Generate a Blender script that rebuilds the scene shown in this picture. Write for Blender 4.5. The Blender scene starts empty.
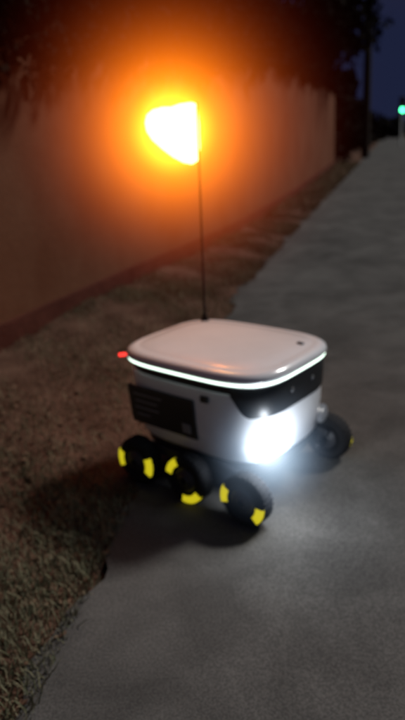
import bpy, math, random
import numpy as np
from mathutils import Vector, Matrix
random.seed(4); rng=np.random.default_rng(4)
S=bpy.context.scene
S.view_settings.view_transform='Standard'; S.view_settings.look='None'; S.view_settings.exposure=0

# ---------------- materials
def mat(name,col,rough=.6,metal=0,emit=None,es=0,noise=None,col2=None,bump=0,bscale=40,coat=0,spec=.5):
    m=bpy.data.materials.new(name); m.use_nodes=True; nt=m.node_tree; b=nt.nodes['Principled BSDF']
    b.inputs['Base Color'].default_value=(*col,1); b.inputs['Roughness'].default_value=rough
    b.inputs['Metallic'].default_value=metal; b.inputs['Coat Weight'].default_value=coat
    b.inputs['Specular IOR Level'].default_value=spec
    if emit: b.inputs['Emission Color'].default_value=(*emit,1); b.inputs['Emission Strength'].default_value=es
    tc=nt.nodes.new('ShaderNodeTexCoord')
    if noise:
        n=nt.nodes.new('ShaderNodeTexNoise'); n.inputs['Scale'].default_value=noise; n.inputs['Detail'].default_value=8
        n.inputs['Roughness'].default_value=.65
        nt.links.new(tc.outputs['Object'],n.inputs['Vector'])
        r=nt.nodes.new('ShaderNodeValToRGB'); r.color_ramp.elements[0].position=.32; r.color_ramp.elements[1].position=.68
        r.color_ramp.elements[0].color=(*col,1); r.color_ramp.elements[1].color=(*(col2 or col),1)
        nt.links.new(n.outputs['Fac'],r.inputs['Fac']); nt.links.new(r.outputs['Color'],b.inputs['Base Color'])
    if bump:
        n2=nt.nodes.new('ShaderNodeTexNoise'); n2.inputs['Scale'].default_value=bscale; n2.inputs['Detail'].default_value=6
        nt.links.new(tc.outputs['Object'],n2.inputs['Vector'])
        bp=nt.nodes.new('ShaderNodeBump'); bp.inputs['Strength'].default_value=bump; bp.inputs['Distance'].default_value=.02
        nt.links.new(n2.outputs['Fac'],bp.inputs['Height']); nt.links.new(bp.outputs['Normal'],b.inputs['Normal'])
    return m

def mesh(name,v,f,m=None,smooth=False,parent=None):
    me=bpy.data.meshes.new(name); me.from_pydata([tuple(map(float,p)) for p in v],[],[tuple(map(int,q)) for q in f]); me.update()
    o=bpy.data.objects.new(name,me); S.collection.objects.link(o)
    if m: me.materials.append(m)
    if smooth:
        for p in me.polygons: p.use_smooth=True
    if parent: o.parent=parent
    return o
def empty(name,loc=(0,0,0),rz=0):
    o=bpy.data.objects.new(name,None); S.collection.objects.link(o); o.location=loc; o.rotation_euler=(0,0,rz); return o

# ---------------- layout curves
EY=[-4,0,.97,1.49,2.4,4.72,8.19,39,140]; EX=[-.98,-.54,-.43,-.34,-.16,.325,1.376,10.9,42]
WY=[-6,3.557,4.99,7.67,12,23.8]; WX=[-5.0,-1.2,-.631,.49,1.90,5.3]
def xe(y): return float(np.interp(y,EY,EX))
def xw(y): return float(np.interp(y,WY,WX))
def wob(y,s=1.0): return .03*math.sin(y*5.1)+.02*math.sin(y*13.7+1)+.012*math.sin(y*31+2)

# ground
m_soil=mat('soil',(.05,.04,.028),.95,noise=3,col2=(.09,.07,.045),bump=.6,bscale=30,spec=.05)
mesh('ground',[(-300,-300,-.02),(300,-300,-.02),(300,300,-.02),(-300,300,-.02)],[(0,1,2,3)],m_soil)
# road
def asphalt():
    m=mat('asphalt',(.076,.072,.069),.95,noise=1.1,col2=(.122,.116,.110),spec=.03)
    nt=m.node_tree; b=nt.nodes['Principled BSDF']; tc=nt.nodes.new('ShaderNodeTexCoord')
    old=b.inputs['Base Color'].links[0].from_socket
    v=nt.nodes.new('ShaderNodeTexNoise'); v.inputs['Scale'].default_value=190; v.inputs['Detail'].default_value=3
    nt.links.new(tc.outputs['Object'],v.inputs['Vector'])
    r=nt.nodes.new('ShaderNodeValToRGB'); r.color_ramp.elements[0].position=.35; r.color_ramp.elements[1].position=.7
    r.color_ramp.elements[0].color=(.72,.72,.72,1); r.color_ramp.elements[1].color=(1.28,1.28,1.25,1)
    nt.links.new(v.outputs['Fac'],r.inputs['Fac'])
    mx=nt.nodes.new('ShaderNodeMixRGB'); mx.blend_type='MULTIPLY'; mx.inputs[0].default_value=1
    nt.links.new(old,mx.inputs[1]); nt.links.new(r.outputs['Color'],mx.inputs[2])
    # irregular patches and stains at metre scale
    w=nt.nodes.new('ShaderNodeTexNoise'); w.inputs['Scale'].default_value=4.5; w.inputs['Detail'].default_value=5; w.inputs['Distortion'].default_value=.6
    nt.links.new(tc.outputs['Object'],w.inputs['Vector'])
    r2=nt.nodes.new('ShaderNodeValToRGB'); r2.color_ramp.elements[0].position=.38; r2.color_ramp.elements[1].position=.6
    r2.color_ramp.elements[0].color=(.82,.82,.82,1); r2.color_ramp.elements[1].color=(1.06,1.06,1.06,1)
    nt.links.new(w.outputs['Fac'],r2.inputs['Fac'])
    m2=nt.nodes.new('ShaderNodeMixRGB'); m2.blend_type='MULTIPLY'; m2.inputs[0].default_value=1
    nt.links.new(mx.outputs[0],m2.inputs[1]); nt.links.new(r2.outputs['Color'],m2.inputs[2]); nt.links.new(m2.outputs[0],b.inputs['Base Color'])
    bp=nt.nodes.new('ShaderNodeBump'); bp.inputs['Strength'].default_value=.15; bp.inputs['Distance'].default_value=.003
    nt.links.new(v.outputs['Fac'],bp.inputs['Height']); nt.links.new(bp.outputs['Normal'],b.inputs['Normal'])
    return m
ys=list(np.arange(-4,14,.04))+list(np.arange(14,140,.5))
v=[];f=[]
for i,y in enumerate(ys):
    w=wob(y)
    v+= [(xe(y)+w,y,.004),(xe(y)+1.4,y,.012),(xe(y)+2.75+.5*wob(y+50),y,.004)]
    if i: a=3*(i-1); f+=[(a,a+1,a+4,a+3),(a+1,a+2,a+5,a+4)]
mesh('road',v,f,asphalt(),True)
# verge (left): uneven strip between road edge and wall
m_verge=mat('verge_soil',(.065,.032,.021),.95,noise=5,col2=(.14,.08,.055),bump=.8,bscale=50,spec=.05)
def hz(x,y,t):
    return -.002+ .05*min(1,t*2.5)*(.6+.5*math.sin(x*3.1+y*2.3)*math.sin(y*1.7-x)) + .008*math.sin(x*17+y*9)*min(1,t*4)
def strip(name,ys,fa,fb,n,m):
    v=[];f=[]
    for i,y in enumerate(ys):
        a,b=fa(y),fb(y)
        for j in range(n+1):
            t=j/n; x=a+(b-a)*t; v.append((x,y,hz(x,y,t)))
        if i:
            for j in range(n):
                q=(i-1)*(n+1)+j; f.append((q,q+n+1,q+n+2,q+1))
    return mesh(name,v,f,m,True)
vy=list(np.arange(-4,14,.1))+list(np.arange(14,60,1.0))
def wl(y): return xw(y) if y<23.8 else xe(y)-3
strip('grass_verge',vy,lambda y:xe(y)+.03,lambda y:wl(y)-.02,24,m_verge)
strip('grass_verge',vy,lambda y:xe(y)+2.7,lambda y:xe(y)+6.5,24,m_verge)

def blades(name,pts,h0,h1,w,m,flat=False):
    v=[];f=[]
    for x,y,z in pts:
        a=random.uniform(0,6.28); h=random.uniform(h0,h1); ww=w*random.uniform(.6,1.4)
        if flat:
            l=ww*1.6; ca,sa=math.cos(a),math.sin(a); t=random.uniform(-.4,.4)*l; t2=random.uniform(-.4,.4)*l
            k=len(v); z+=.01
            v+=[(x-ca*l,y-sa*l,z+t),(x+sa*ww,y-ca*ww,z+t2),(x+ca*l,y+sa*l,z-t*.3),(x-sa*ww,y+ca*ww,z+.3*ww)]
            f+=[(k,k+1,k+2,k+3)]
        else:
            lx,ly=random.gauss(0,.55)*h,random.gauss(0,.55)*h; ca,sa=math.cos(a)*ww,math.sin(a)*ww; k=len(v)
            v+=[(x-ca,y-sa,z-.005),(x+ca,y+sa,z-.005),(x+lx*.5+ca*.6,y+ly*.5+sa*.6,z+h*.65),(x+lx*.5-ca*.6,y+ly*.5-sa*.6,z+h*.65),(x+lx,y+ly,z+h)]
            f+=[(k,k+1,k+2,k+3),(k+3,k+2,k+4)]
    return mesh(name,v,f,m)
def vpts(n,y0,y1,t0=0,t1=1,p=1,side=0,thin=True):
    out=[]
    while len(out)<n:
        y=y0+(y1-y0)*random.random()**p
        t=t0+(t1-t0)*random.random()
        if side==0: a,b=xe(y)+.03,wl(y)-.02
        else: a,b=xe(y)+2.7,xe(y)+6.5
        x=a+(b-a)*t
        pn=math.sin(x*4.3+1.3*math.sin(y*2.1))*math.sin(y*3.7+x)+.5*math.sin(x*11+y*7)
        if pn<random.uniform(-1.0,.8): continue
        if thin and side==0 and 1.8<y<4.6 and random.random()<.72*min(1,(y-1.8)/.4)*min(1,(4.6-y)/.8): continue
        out.append((x,y,hz(x,y,t)))
    return out
m_grass=mat('dry_grass',(.12,.11,.065),.9,noise=2.5,col2=(.26,.24,.15),spec=.1)
m_grass2=mat('grass',(.07,.078,.040),.9,noise=2.5,col2=(.15,.155,.09),spec=.1)
m_leaf=mat('fallen_leaves',(.08,.042,.027),.9,noise=9,col2=(.18,.11,.07),spec=.1)
blades('dry_grass',vpts(44000,.3,9,p=1.5),.012,.04,.0017,m_grass)
blades('dry_grass',vpts(16000,.3,1.9),.012,.04,.0017,m_grass)
blades('green_grass',vpts(24000,.3,10,p=1.6),.015,.045,.0016,m_grass2)
blades('fallen_leaves',vpts(2800,.5,12,p=1.4,thin=False),0,0,.008,m_leaf,True)
blades('dry_grass',vpts(8000,1,20,side=1),.02,.07,.004,m_grass)
blades('dry_grass',vpts(9000,9,24),.03,.09,.006,m_grass)

# ---------------- wall
W=empty('garden_wall')
m_wall=mat('render_wall',(.120,.048,.026),.95,noise=1.2,col2=(.165,.080,.047),bump=.2,bscale=25,spec=.04)
m_cop=mat('coping',(.07,.04,.03),.9,noise=5,col2=(.09,.055,.04),spec=.1)
m_pl=mat('plinth_render',(.065,.020,.014),.95,noise=4,col2=(.11,.038,.026),bump=.4,spec=.05)
def wallstrip(name,z0,z1,th,off,m,step=.5):
    yy=list(np.arange(-6,23.81,step)); v=[];f=[]
    for i,y in enumerate(yy):
        x=xw(y)-off
        v+=[(x,y,z0),(x,y,z1),(x-th,y,z1),(x-th,y,z0)]
        if i:
            a=4*(i-1)
            for j in range(4):
                f.append((a+j,a+(j+1)%4,a+4+(j+1)%4,a+4+j))
    n=len(v); f+=[(0,1,2,3),(n-1,n-2,n-3,n-4)]
    return mesh(name,v,f,m,False,W)
wallstrip('wall_panel',-.05,2.42,.2,0,m_wall)
wallstrip('coping',2.42,2.5,.28,-.04,m_cop)
wallstrip('plinth',-.05,.15,.035,-.035,m_pl)

# ---------------- trees
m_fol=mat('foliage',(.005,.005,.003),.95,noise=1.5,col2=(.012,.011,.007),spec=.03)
m_bark=mat('bark',(.02,.017,.013),.9,noise=8,col2=(.04,.035,.025),bump=.8,spec=.1)
def leaves(name,clumps,n,size,parent=None,m=m_fol):
    v=[];f=[]
    tot=sum(c[3]**2 for c in clumps)
    for cx,cy,cz,r in clumps:
        k=int(n*r*r/tot)
        if k<1: continue
        d=rng.normal(size=(k,3)); d/=np.linalg.norm(d,axis=1)[:,None]
        rr=r*(.45+.6*rng.random(k)**.6)*(1+.25*np.sin(d[:,0]*5+cx)*np.sin(d[:,2]*6+cy))
        P=np.array([cx,cy,cz])+d*rr[:,None]*np.array([1,1,.8])
        A=rng.normal(size=(k,3)); A/=np.linalg.norm(A,axis=1)[:,None]
        B=np.cross(A,rng.normal(size=(k,3))); B/=np.linalg.norm(B,axis=1)[:,None]
        s=size*(.6+.8*rng.random(k))[:,None]
        for p,a,b in zip(P,A*s,B*s*.55):
            q=len(v); v+=[p-a,p+b,p+a,p-b]; f.append((q,q+1,q+2,q+3))
    return mesh(name,v,f,m,False,parent)
def limb(name,pts,rad,parent,n=10):
    v=[];f=[]
    for i,(p,r) in enumerate(zip(pts,rad)):
        for j in range(n):
            a=6.283*j/n; rr=r*(1+.12*math.sin(3*a+i)); v.append((p[0]+rr*math.cos(a),p[1]+rr*math.sin(a),p[2]))
        if i:
            for j in range(n):
                q=(i-1)*n; f.append((q+j,q+(j+1)%n,q+n+(j+1)%n,q+n+j))
    return mesh(name,v,f,m_bark,True,parent)
def tree(x,y,h,spread,n,size,low=.45,bias=0):
    T=empty('tree',(x,y,0))
    limb('trunk',[(0,0,-.1),(.05,0,.3),(.1,.05,h*.3),(0,.1,h*.6),(.1,0,h*.85)],[.26*h/6,.19*h/6,.15*h/6,.1*h/6,.03],T)
    cl=[]
    for i in range(9):
        a=i*2.4+random.random(); R=spread*random.uniform(.35,.8); z=h*random.uniform(low,.95)
        ex,ey=R*math.cos(a)+bias,R*math.sin(a)
        limb('limb_%d'%i,[(0,.05,h*.3),(ex*.5,ey*.5,(h*.3+z)*.55),(ex,ey,z)],[.08*h/6,.05*h/6,.015],T,6)
        cl.append((ex,ey,z,spread*random.uniform(.32,.5)))
    leaves('crown',cl,n,size,T)
    return T
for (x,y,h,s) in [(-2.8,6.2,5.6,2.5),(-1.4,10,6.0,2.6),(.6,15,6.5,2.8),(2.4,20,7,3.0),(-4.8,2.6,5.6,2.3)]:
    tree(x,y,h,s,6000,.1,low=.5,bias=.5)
# ivy draped over the wall top, added to darken it; hem rises with distance
cl=[]
for y in np.arange(1.0,23.6,.22):
    hem=float(np.interp(y,[1,3.7,6,10,16,23],[1.6,1.72,1.86,2.15,2.38,2.56]))
    hem+=.06*math.sin(y*2.7)+.04*math.sin(y*6.1+1)
    z=hem
    while z<2.75:
        cl.append((xw(y)+random.uniform(-.04,.04),y+random.uniform(-.1,.1),z+random.uniform(-.05,.12),random.uniform(.14,.26)))
        z+=.18
leaves('shade_ivy',cl,62000,.036)
# hedge beyond wall end + further trees
cl=[]
for y in np.arange(24.4,62,.9):
    cl.append((xe(y)-1.3+random.uniform(-.3,.3),y,.9+random.uniform(-.3,.8),random.uniform(.7,1.3)))
    cl.append((xe(y)-2.3+random.uniform(-.3,.3),y,2.2+random.uniform(-.5,.8),random.uniform(.8,1.3)))
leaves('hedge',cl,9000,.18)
for (x,y,h,s) in [(5.0,27,8,2.0),(6.6,36,9,2.4),(5.6,46,11,3.6)]:
    tree(x,y,h,s,6000,.2,low=.25)
cl=[(x,80+random.uniform(-6,6)+abs(x-22)*.3,random.uniform(.3,1.4),random.uniform(1.2,2.2)) for x in np.arange(-20,70,1.8) if not 24<x<26]
leaves('distant_trees',cl,9000,.45)
cl=[]
for y in np.arange(2,60,1.2):
    cl.append((xe(y)+6.6+random.uniform(-.3,.3),y,.6+random.uniform(-.1,.2),random.uniform(.6,.9)))
leaves('hedge',cl,10000,.12)
# utility pole
U=empty('utility_pole',(7.55,28,0))
limb('shaft',[(0,0,-.2),(0,0,4),(0,0,9)],[.17,.15,.11],U,14)
mesh('crossarm',[(-.8,-.06,8.3),(.8,-.06,8.3),(.8,.06,8.3),(-.8,.06,8.3),(-.8,-.06,8.42),(.8,-.06,8.42),(.8,.06,8.42),(-.8,.06,8.42)],[(0,1,2,3),(4,5,6,7),(0,1,5,4),(1,2,6,5),(2,3,7,6),(3,0,4,7)],m_bark,False,U)

# ---------------- lathe/prim helpers
def lathe(name,prof,m,parent,n=32,axis='z',loc=(0,0,0),smooth=True):
    v=[];f=[]
    for i,(r,h) in enumerate(prof):
        for j in range(n):
            a=6.28318*j/n
            p=(r*math.cos(a),r*math.sin(a),h)
            if axis=='y': p=(p[0],p[2],p[1])
            if axis=='x': p=(p[2],p[0],p[1])
            v.append((p[0]+loc[0],p[1]+loc[1],p[2]+loc[2]))
        if i:
            q=(i-1)*n
            for j in range(n): f.append((q+j,q+(j+1)%n,q+n+(j+1)%n,q+n+j))
    f.append(tuple(range(n))); f.append(tuple(range(len(v)-n,len(v))))
    return mesh(name,v,f,m,smooth,parent)
def box(name,c,d,m,parent,bev=.004,rot=None):
    x,y,z=[q/2 for q in d]
    o=mesh(name,[(-x,-y,-z),(x,-y,-z),(x,y,-z),(-x,y,-z),(-x,-y,z),(x,-y,z),(x,y,z),(-x,y,z)],[(0,3,2,1),(4,5,6,7),(0,1,5,4),(1,2,6,5),(2,3,7,6),(3,0,4,7)],m,False,parent)
    o.location=c
    if rot: o.rotation_euler=rot
    if bev:
        b=o.modifiers.new('b','BEVEL'); b.width=bev; b.segments=3
    return o
# traffic light
m_dark=mat('dark_metal',(.02,.02,.022),.5,.3)
T=empty('traffic_light',(14.5,45,0))
lathe('post',[(.07,-.1),(.06,2.7)],m_dark,T,12)
box('head',(0,-.12,2.6),(.36,.2,1.05),m_dark,T,.03)
m_green=mat('green_signal',(.0,.3,.15),.4,emit=(.08,1,.4),es=9)
lathe('green_lens',[(.14,-.25),(.14,-.235),(.02,-.225)][::-1],m_green,T,20,'y',(0,0,2.27))
for z,c in ((2.6,(.08,.05,.0)),(2.92,(.08,.0,.0))):
    lathe('lens',[(.02,-.245),(.13,-.235),(.13,-.225)],mat('lens_off',c,.3),T,20,'y',(0,0,z))

# ---------------- delivery robot
R=empty('delivery_robot',(.076,1.968,.005),math.radians(-41)); R.scale=(.97,.97,.975)
m_white=mat('white_shell',(.80,.81,.83),.38,coat=.25,noise=5,col2=(.70,.71,.73))
m_lid=mat('white_lid',(.82,.83,.85),.19,coat=.6,noise=4,col2=(.72,.73,.75))
m_black=mat('black_gloss',(.014,.015,.017),.42,spec=.4)
m_panel=mat('panel_black',(.018,.018,.02),.45)
m_pole=mat('pole_black',(.01,.01,.01),.9,spec=.05)
m_chas=mat('chassis_plastic',(.02,.021,.025),.5,bump=.1)
m_tire=mat('tire_rubber',(.015,.015,.017),.85,bump=.3,bscale=90,spec=.25)
m_hub=mat('hub_plastic',(.035,.035,.04),.5)
m_yel=mat('yellow_reflector',(.85,.74,.02),.5,emit=(1,.86,.02),es=.55)  # emission painted in for the light these patches throw back
m_led=mat('led_strip',(.8,1,.85),.4,emit=(.78,1,.84),es=2.6)
m_red=mat('tail_light',(.6,.02,.02),.4,emit=(1,.04,.03),es=2)
m_head=mat('headlight',(1,1,1),.3,emit=(.82,.92,1),es=14)
m_grey=mat('label_print',(.22,.22,.23),.6)
N=96
def rp(a,b,t,n=4.0):
    c,s=math.cos(t),math.sin(t)
    return (a*math.copysign(abs(c)**(2/n),c),b*math.copysign(abs(s)**(2/n),s))
def ring(a,b,z,n=4.0):
    return [(*rp(a,b,6.28318530718*j/N,n),z) for j in range(N)]
def loft(name,rings,m,parent=R,cap=True):
    v=[];f=[]
    for i,r in enumerate(rings):
        v+=r
        if i:
            q=(i-1)*N
            for j in range(N): f.append((q+j,q+(j+1)%N,q+N+(j+1)%N,q+N+j))
    if cap: f.append(tuple(range(N))[::-1]); f.append(tuple(range(len(v)-N,len(v))))
    return mesh(name,v,f,m,True,parent)
loft('chassis',[ring(.20,.15,.085),ring(.25,.19,.095),ring(.275,.2,.13),ring(.28,.205,.16),ring(.27,.2,.167)],m_chas)
loft('body',[ring(.255,.19,.158),ring(.275,.21,.161),ring(.288,.222,.178),ring(.300,.232,.26),ring(.303,.236,.355),ring(.302,.235,.364),ring(.28,.21,.365)],m_white)
loft('upper_band',[ring(.27,.2,.357),ring(.296,.229,.359),ring(.299,.232,.365),ring(.301,.235,.392),ring(.29,.22,.393)],m_black)
loft('lid_seal',[ring(.29,.22,.388),ring(.309,.242,.392),ring(.311,.244,.398),ring(.30,.23,.4)],m_white)
loft('led_strip',[ring(.30,.23,.397),ring(.313,.246,.3975),ring(.3145,.2475,.4055),ring(.30,.23,.406)],m_led)
loft('lid',[ring(.29,.22,.4035),ring(.315,.248,.4065),ring(.318,.251,.414),ring(.314,.247,.426),ring(.302,.235,.434),ring(.285,.218,.4375),ring(.279,.212,.436),ring(.273,.206,.4385),ring(.22,.16,.444),ring(.12,.09,.447),ring(.03,.02,.448)],m_lid)
v=[];f=[];n=60
for i in range(n+1):
    q=-1+2*i/n; t=q*math.radians(66)
    lo=.300+ .055*max(0,(abs(q)-.72)/.28)**2
    for k,(off,z) in enumerate([(-.002,lo-.001),(.003,lo+.004),(.006,(lo+.39)/2),(.005,.386),(-.002,.391)]):
        a,b=.302+off,.235+off; x,y=rp(a,b,t); v.append((x,y,z))
    if i:
        for k in range(4): a=5*(i-1)+k; f.append((a,a+5,a+6,a+1))
mesh('front_visor',v,f,m_black,True,R)
box('lid_tag',(.24,.10,.4435),(.022,.016,.003),m_hub,R,.001,(0,.1,0))
for s in (-1,1):
    box('side_panel',(-.095,s*.2325,.268),(.30,.012,.145),m_panel,R,.006,(s*-.09,0,0))
    for k,(lx,lz,lw) in enumerate([(-.15,.302,.13),(-.16,.282,.10),(-.16,.262,.11),(-.18,.242,.06)]):
        box('label_line',(lx,s*(.2395+.09*(lz-.268)),lz),(lw,.002,.005),m_grey,R,0,(s*-.09,0,0))
    box('label_code',(.015,s*.2375,.24),(.034,.002,.034),m_grey,R,0,(s*-.09,0,0))
    box('side_camera',(.10,s*.2375,.335),(.035,.012,.022),m_panel,R,.005)
for yy in (-.06,.06):
    lathe('camera_lens',[(.003,.004),(.008,.003),(.009,0)],m_hub,R,20,'x',(.308,yy,.350))
for s in (-1,1):
    box('tail_light',(-.300,s*.200,.4015),(.018,.026,.009),m_red,R,.003,(0,0,s*.7))
# stretch the upper shell to its real height
D=.038
def zz(z): return z+D*min(1,max(0,(z-.2)/.14))
for o in list(R.children):
    if o.location.length>0: o.location.z=zz(o.location.z)
    else:
        for q in o.data.vertices: q.co.z=zz(q.co.z)
def head(y,m):
    o=lathe('headlight',[(.036,-.012),(.038,0),(.030,.010),(.012,.016)],m,R,28,'x',(0,0,0))
    o.location=(.284,y,.215); o.scale=(1,1.4,.75); o.rotation_euler=(0,0,-.35 if y<0 else .35)
head(-.168,m_head); head(.168,mat('headlight_dim',(.12,.12,.13),.3,emit=(.8,.9,1),es=.05))
def arc(name,r0,r1,a0,a1,y,m,cx,cz,side):
    v=[];f=[];n=10
    for i in range(n+1):
        a=a0+(a1-a0)*i/n
        for (r,yy) in ((r0,y),(r1,y),(r1+.001,y-.028)):
            v.append((cx+r*math.cos(a),side*yy,cz+r*math.sin(a)))
        if i:
            q=3*(i-1); f+=[(q,q+1,q+4,q+3),(q+1,q+2,q+5,q+4)]
    return mesh(name,v,f,m,True,R)
WR=.083
WXs=[-.20,.030,.262]
ang={0:[(155,205),(-28,24)],1:[(115,170),(-100,-30)],2:[(150,195),(-45,0)]}
for s in (-1,1):
    for i,wx in enumerate(WXs):
        cy=s*.255; cz=WR+.003
        prof=[(.045,-.024),(.066,-.03),(.078,-.026),(WR,-.014),(WR,.014),(.078,.026),(.066,.03),(.045,.024)]
        lathe('tire',prof,m_tire,R,40,'y',(wx,cy,cz))
        lathe('hub',[(.012,-.034),(.03,-.031),(.046,-.022),(.046,.022),(.03,.031),(.012,.034)],m_hub,R,24,'y',(wx,cy,cz))
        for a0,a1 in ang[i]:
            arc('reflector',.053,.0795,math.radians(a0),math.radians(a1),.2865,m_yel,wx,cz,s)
        for k in range(30):
            a=6.2832*k/30
            box('tread',(wx+(WR-.001)*math.cos(a),cy,cz+(WR-.001)*math.sin(a)),(.004,.046,.006),m_tire,R,0,(0,-a,0))
    box('rocker_arm',(-.08,s*.215,.125),(.27,.022,.035),m_chas,R,.008)
    box('front_arm',(.19,s*.215,.13),(.19,.022,.03),m_chas,R,.008,(0,.15,0))
    for wx in WXs: lathe('axle',[(.012,-.04),(.012,.04)],m_hub,R,12,'y',(wx,s*.215,WR))
def stick(name,p0,p1,r0,r1,m,n=12):
    p0,p1=Vector(p0),Vector(p1); d=(p1-p0); L=d.length
    o=lathe(name,[(r0,0),(r1,L)],m,R,n); o.location=p0; o.rotation_euler=d.to_track_quat('Z','Y').to_euler(); return o
TZ=1.252; FX,FY=-.238,.212
lathe('pole_mount',[(.018,.458),(.016,.476),(.009,.491),(.006,.506)],m_pole,R,20,'z',(-.235,.18,0))
stick('flag_pole',(-.235,.18,.46),(FX,FY,TZ),.0050,.0035,m_pole)
outl=[(.002,-.006),(-.02,.001),(-.06,-.002),(-.09,-.010),(-.12,-.008),(-.155,-.014),(-.178,-.030),(-.186,-.055),(-.183,-.084),(-.165,-.114),(-.130,-.148),(-.095,-.176),(-.06,-.196),(-.03,-.203),(-.008,-.192),(.003,-.15),(.005,-.07)]
outl=[(a,b+TZ) for a,b in outl]
cx=sum(p[0] for p in outl)/len(outl); cz=sum(p[1] for p in outl)/len(outl)
ca,sa=math.cos(math.radians(41)),math.sin(math.radians(41))
v=[];f=[];K=6;n=len(outl)
for side in (0,1):
    for k in range(K+1):
        t=k/K
        for (px,pz) in outl:
            x=cx+(px-cx)*t; z=cz+(pz-cz)*t; d=.012*math.sin(x*30)+(.003 if side else -.003)*(1-t**4)
            v.append((FX+x*ca-d*sa,FY+x*sa+d*ca,z))
        if k:
            q=side*(K+1)*n+(k-1)*n
            for j in range(n): f.append((q+j,q+(j+1)%n,q+n+(j+1)%n,q+n+j))
mesh('flag',v,f,mat('lit_flag',(1,.45,.05),.6,emit=(1,.62,.22),es=6),True,R)

def glow_sphere(name,loc,rad,stops,strength,parent,power):  # emission-only volume imitating lens bloom, no scattering in it
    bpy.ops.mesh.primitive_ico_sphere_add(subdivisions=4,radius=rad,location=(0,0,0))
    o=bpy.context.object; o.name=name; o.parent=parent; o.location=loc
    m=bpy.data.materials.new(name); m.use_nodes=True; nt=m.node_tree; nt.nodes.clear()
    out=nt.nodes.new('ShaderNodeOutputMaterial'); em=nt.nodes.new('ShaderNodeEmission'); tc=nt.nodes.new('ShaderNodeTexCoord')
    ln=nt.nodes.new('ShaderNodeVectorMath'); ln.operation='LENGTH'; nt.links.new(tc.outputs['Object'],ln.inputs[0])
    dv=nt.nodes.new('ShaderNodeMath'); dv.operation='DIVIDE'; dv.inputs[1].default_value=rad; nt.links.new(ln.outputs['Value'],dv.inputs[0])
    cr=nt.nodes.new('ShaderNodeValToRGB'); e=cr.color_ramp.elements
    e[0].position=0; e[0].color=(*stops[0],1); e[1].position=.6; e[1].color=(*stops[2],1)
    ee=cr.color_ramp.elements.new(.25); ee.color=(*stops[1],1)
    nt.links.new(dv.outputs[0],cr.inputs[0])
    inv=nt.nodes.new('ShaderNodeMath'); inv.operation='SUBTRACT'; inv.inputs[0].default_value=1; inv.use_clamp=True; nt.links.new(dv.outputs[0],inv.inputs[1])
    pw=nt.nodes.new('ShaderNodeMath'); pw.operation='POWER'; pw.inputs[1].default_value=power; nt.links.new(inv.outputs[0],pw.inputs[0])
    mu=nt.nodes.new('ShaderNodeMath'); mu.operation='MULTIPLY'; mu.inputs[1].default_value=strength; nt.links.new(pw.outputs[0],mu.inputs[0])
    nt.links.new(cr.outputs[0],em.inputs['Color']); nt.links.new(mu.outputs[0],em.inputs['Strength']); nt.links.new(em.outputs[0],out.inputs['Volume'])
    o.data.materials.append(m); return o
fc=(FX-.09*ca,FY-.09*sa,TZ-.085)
glow_sphere('flag_bloom',fc,1.0,[(1,.46,.02),(1,.20,.006),(1,.08,.02)],18,R,7.8)  # wide orange halo around the flag, painted as emission
glow_sphere('flag_core_bloom',fc,.17,[(1,.62,.10),(1,.55,.06),(1,.42,.02)],24,R,1.5)  # painted glow that softens the flag outline like camera bloom
glow_sphere('headlight_bloom',(.30,-.178,.215),.28,[(.8,.92,1),(.6,.8,1),(.5,.7,1)],15,R,4.5)  # added glow standing in for headlight glare in the lens
def pl(name,loc,col,e,rad,parent=R):
    l=bpy.data.lights.new(name,'POINT'); l.color=col; l.energy=e; l.shadow_soft_size=rad; l.specular_factor=0
    o=bpy.data.objects.new(name,l); S.collection.objects.link(o); o.parent=parent; o.location=loc
pl('flag_light',(fc[0],fc[1],1.03),(1,.25,.04),1.0,.06)
pl('headlight_glow',(.36,-.17,.21),(.85,.92,1),3.0,.03)

# ---------------- sky + sun
w=bpy.data.worlds.new('World'); S.world=w; w.use_nodes=True; nt=w.node_tree
bg=nt.nodes['Background']; sk=nt.nodes.new('ShaderNodeTexSky'); sk.sky_type='NISHITA'; sk.sun_disc=False
Ldir=Vector((-.8,-.45,-.92)).normalized()
sk.sun_elevation=math.radians(-4); sk.sun_rotation=math.radians(200)
mx=nt.nodes.new('ShaderNodeMixRGB'); mx.blend_type='ADD'; mx.inputs[0].default_value=1; mx.inputs[2].default_value=(.018,.024,.066,1)
nt.links.new(sk.outputs[0],mx.inputs[1]); nt.links.new(mx.outputs[0],bg.inputs[0]); bg.inputs[1].default_value=.6
sun=bpy.data.lights.new('sun','SUN'); sun.energy=2.2; sun.angle=math.radians(8); sun.color=(1,.985,.95)
so=bpy.data.objects.new('sun',sun); S.collection.objects.link(so); so.rotation_euler=Ldir.to_track_quat('-Z','Y').to_euler()

# ---------------- camera
cam=bpy.data.cameras.new('camera'); co=bpy.data.objects.new('camera',cam); S.collection.objects.link(co); S.camera=co
cam.sensor_fit='VERTICAL'; cam.sensor_height=36; cam.lens=31.15; cam.clip_end=1000; cam.clip_start=.05
co.matrix_world=Matrix.Translation((0,0,1.1)) @ Matrix.Rotation(math.radians(90-19.3),4,'X') @ Matrix.Rotation(math.radians(-3.7),4,'Z')
cam.dof.use_dof=True; cam.dof.focus_distance=.85; cam.dof.aperture_fstop=3.2
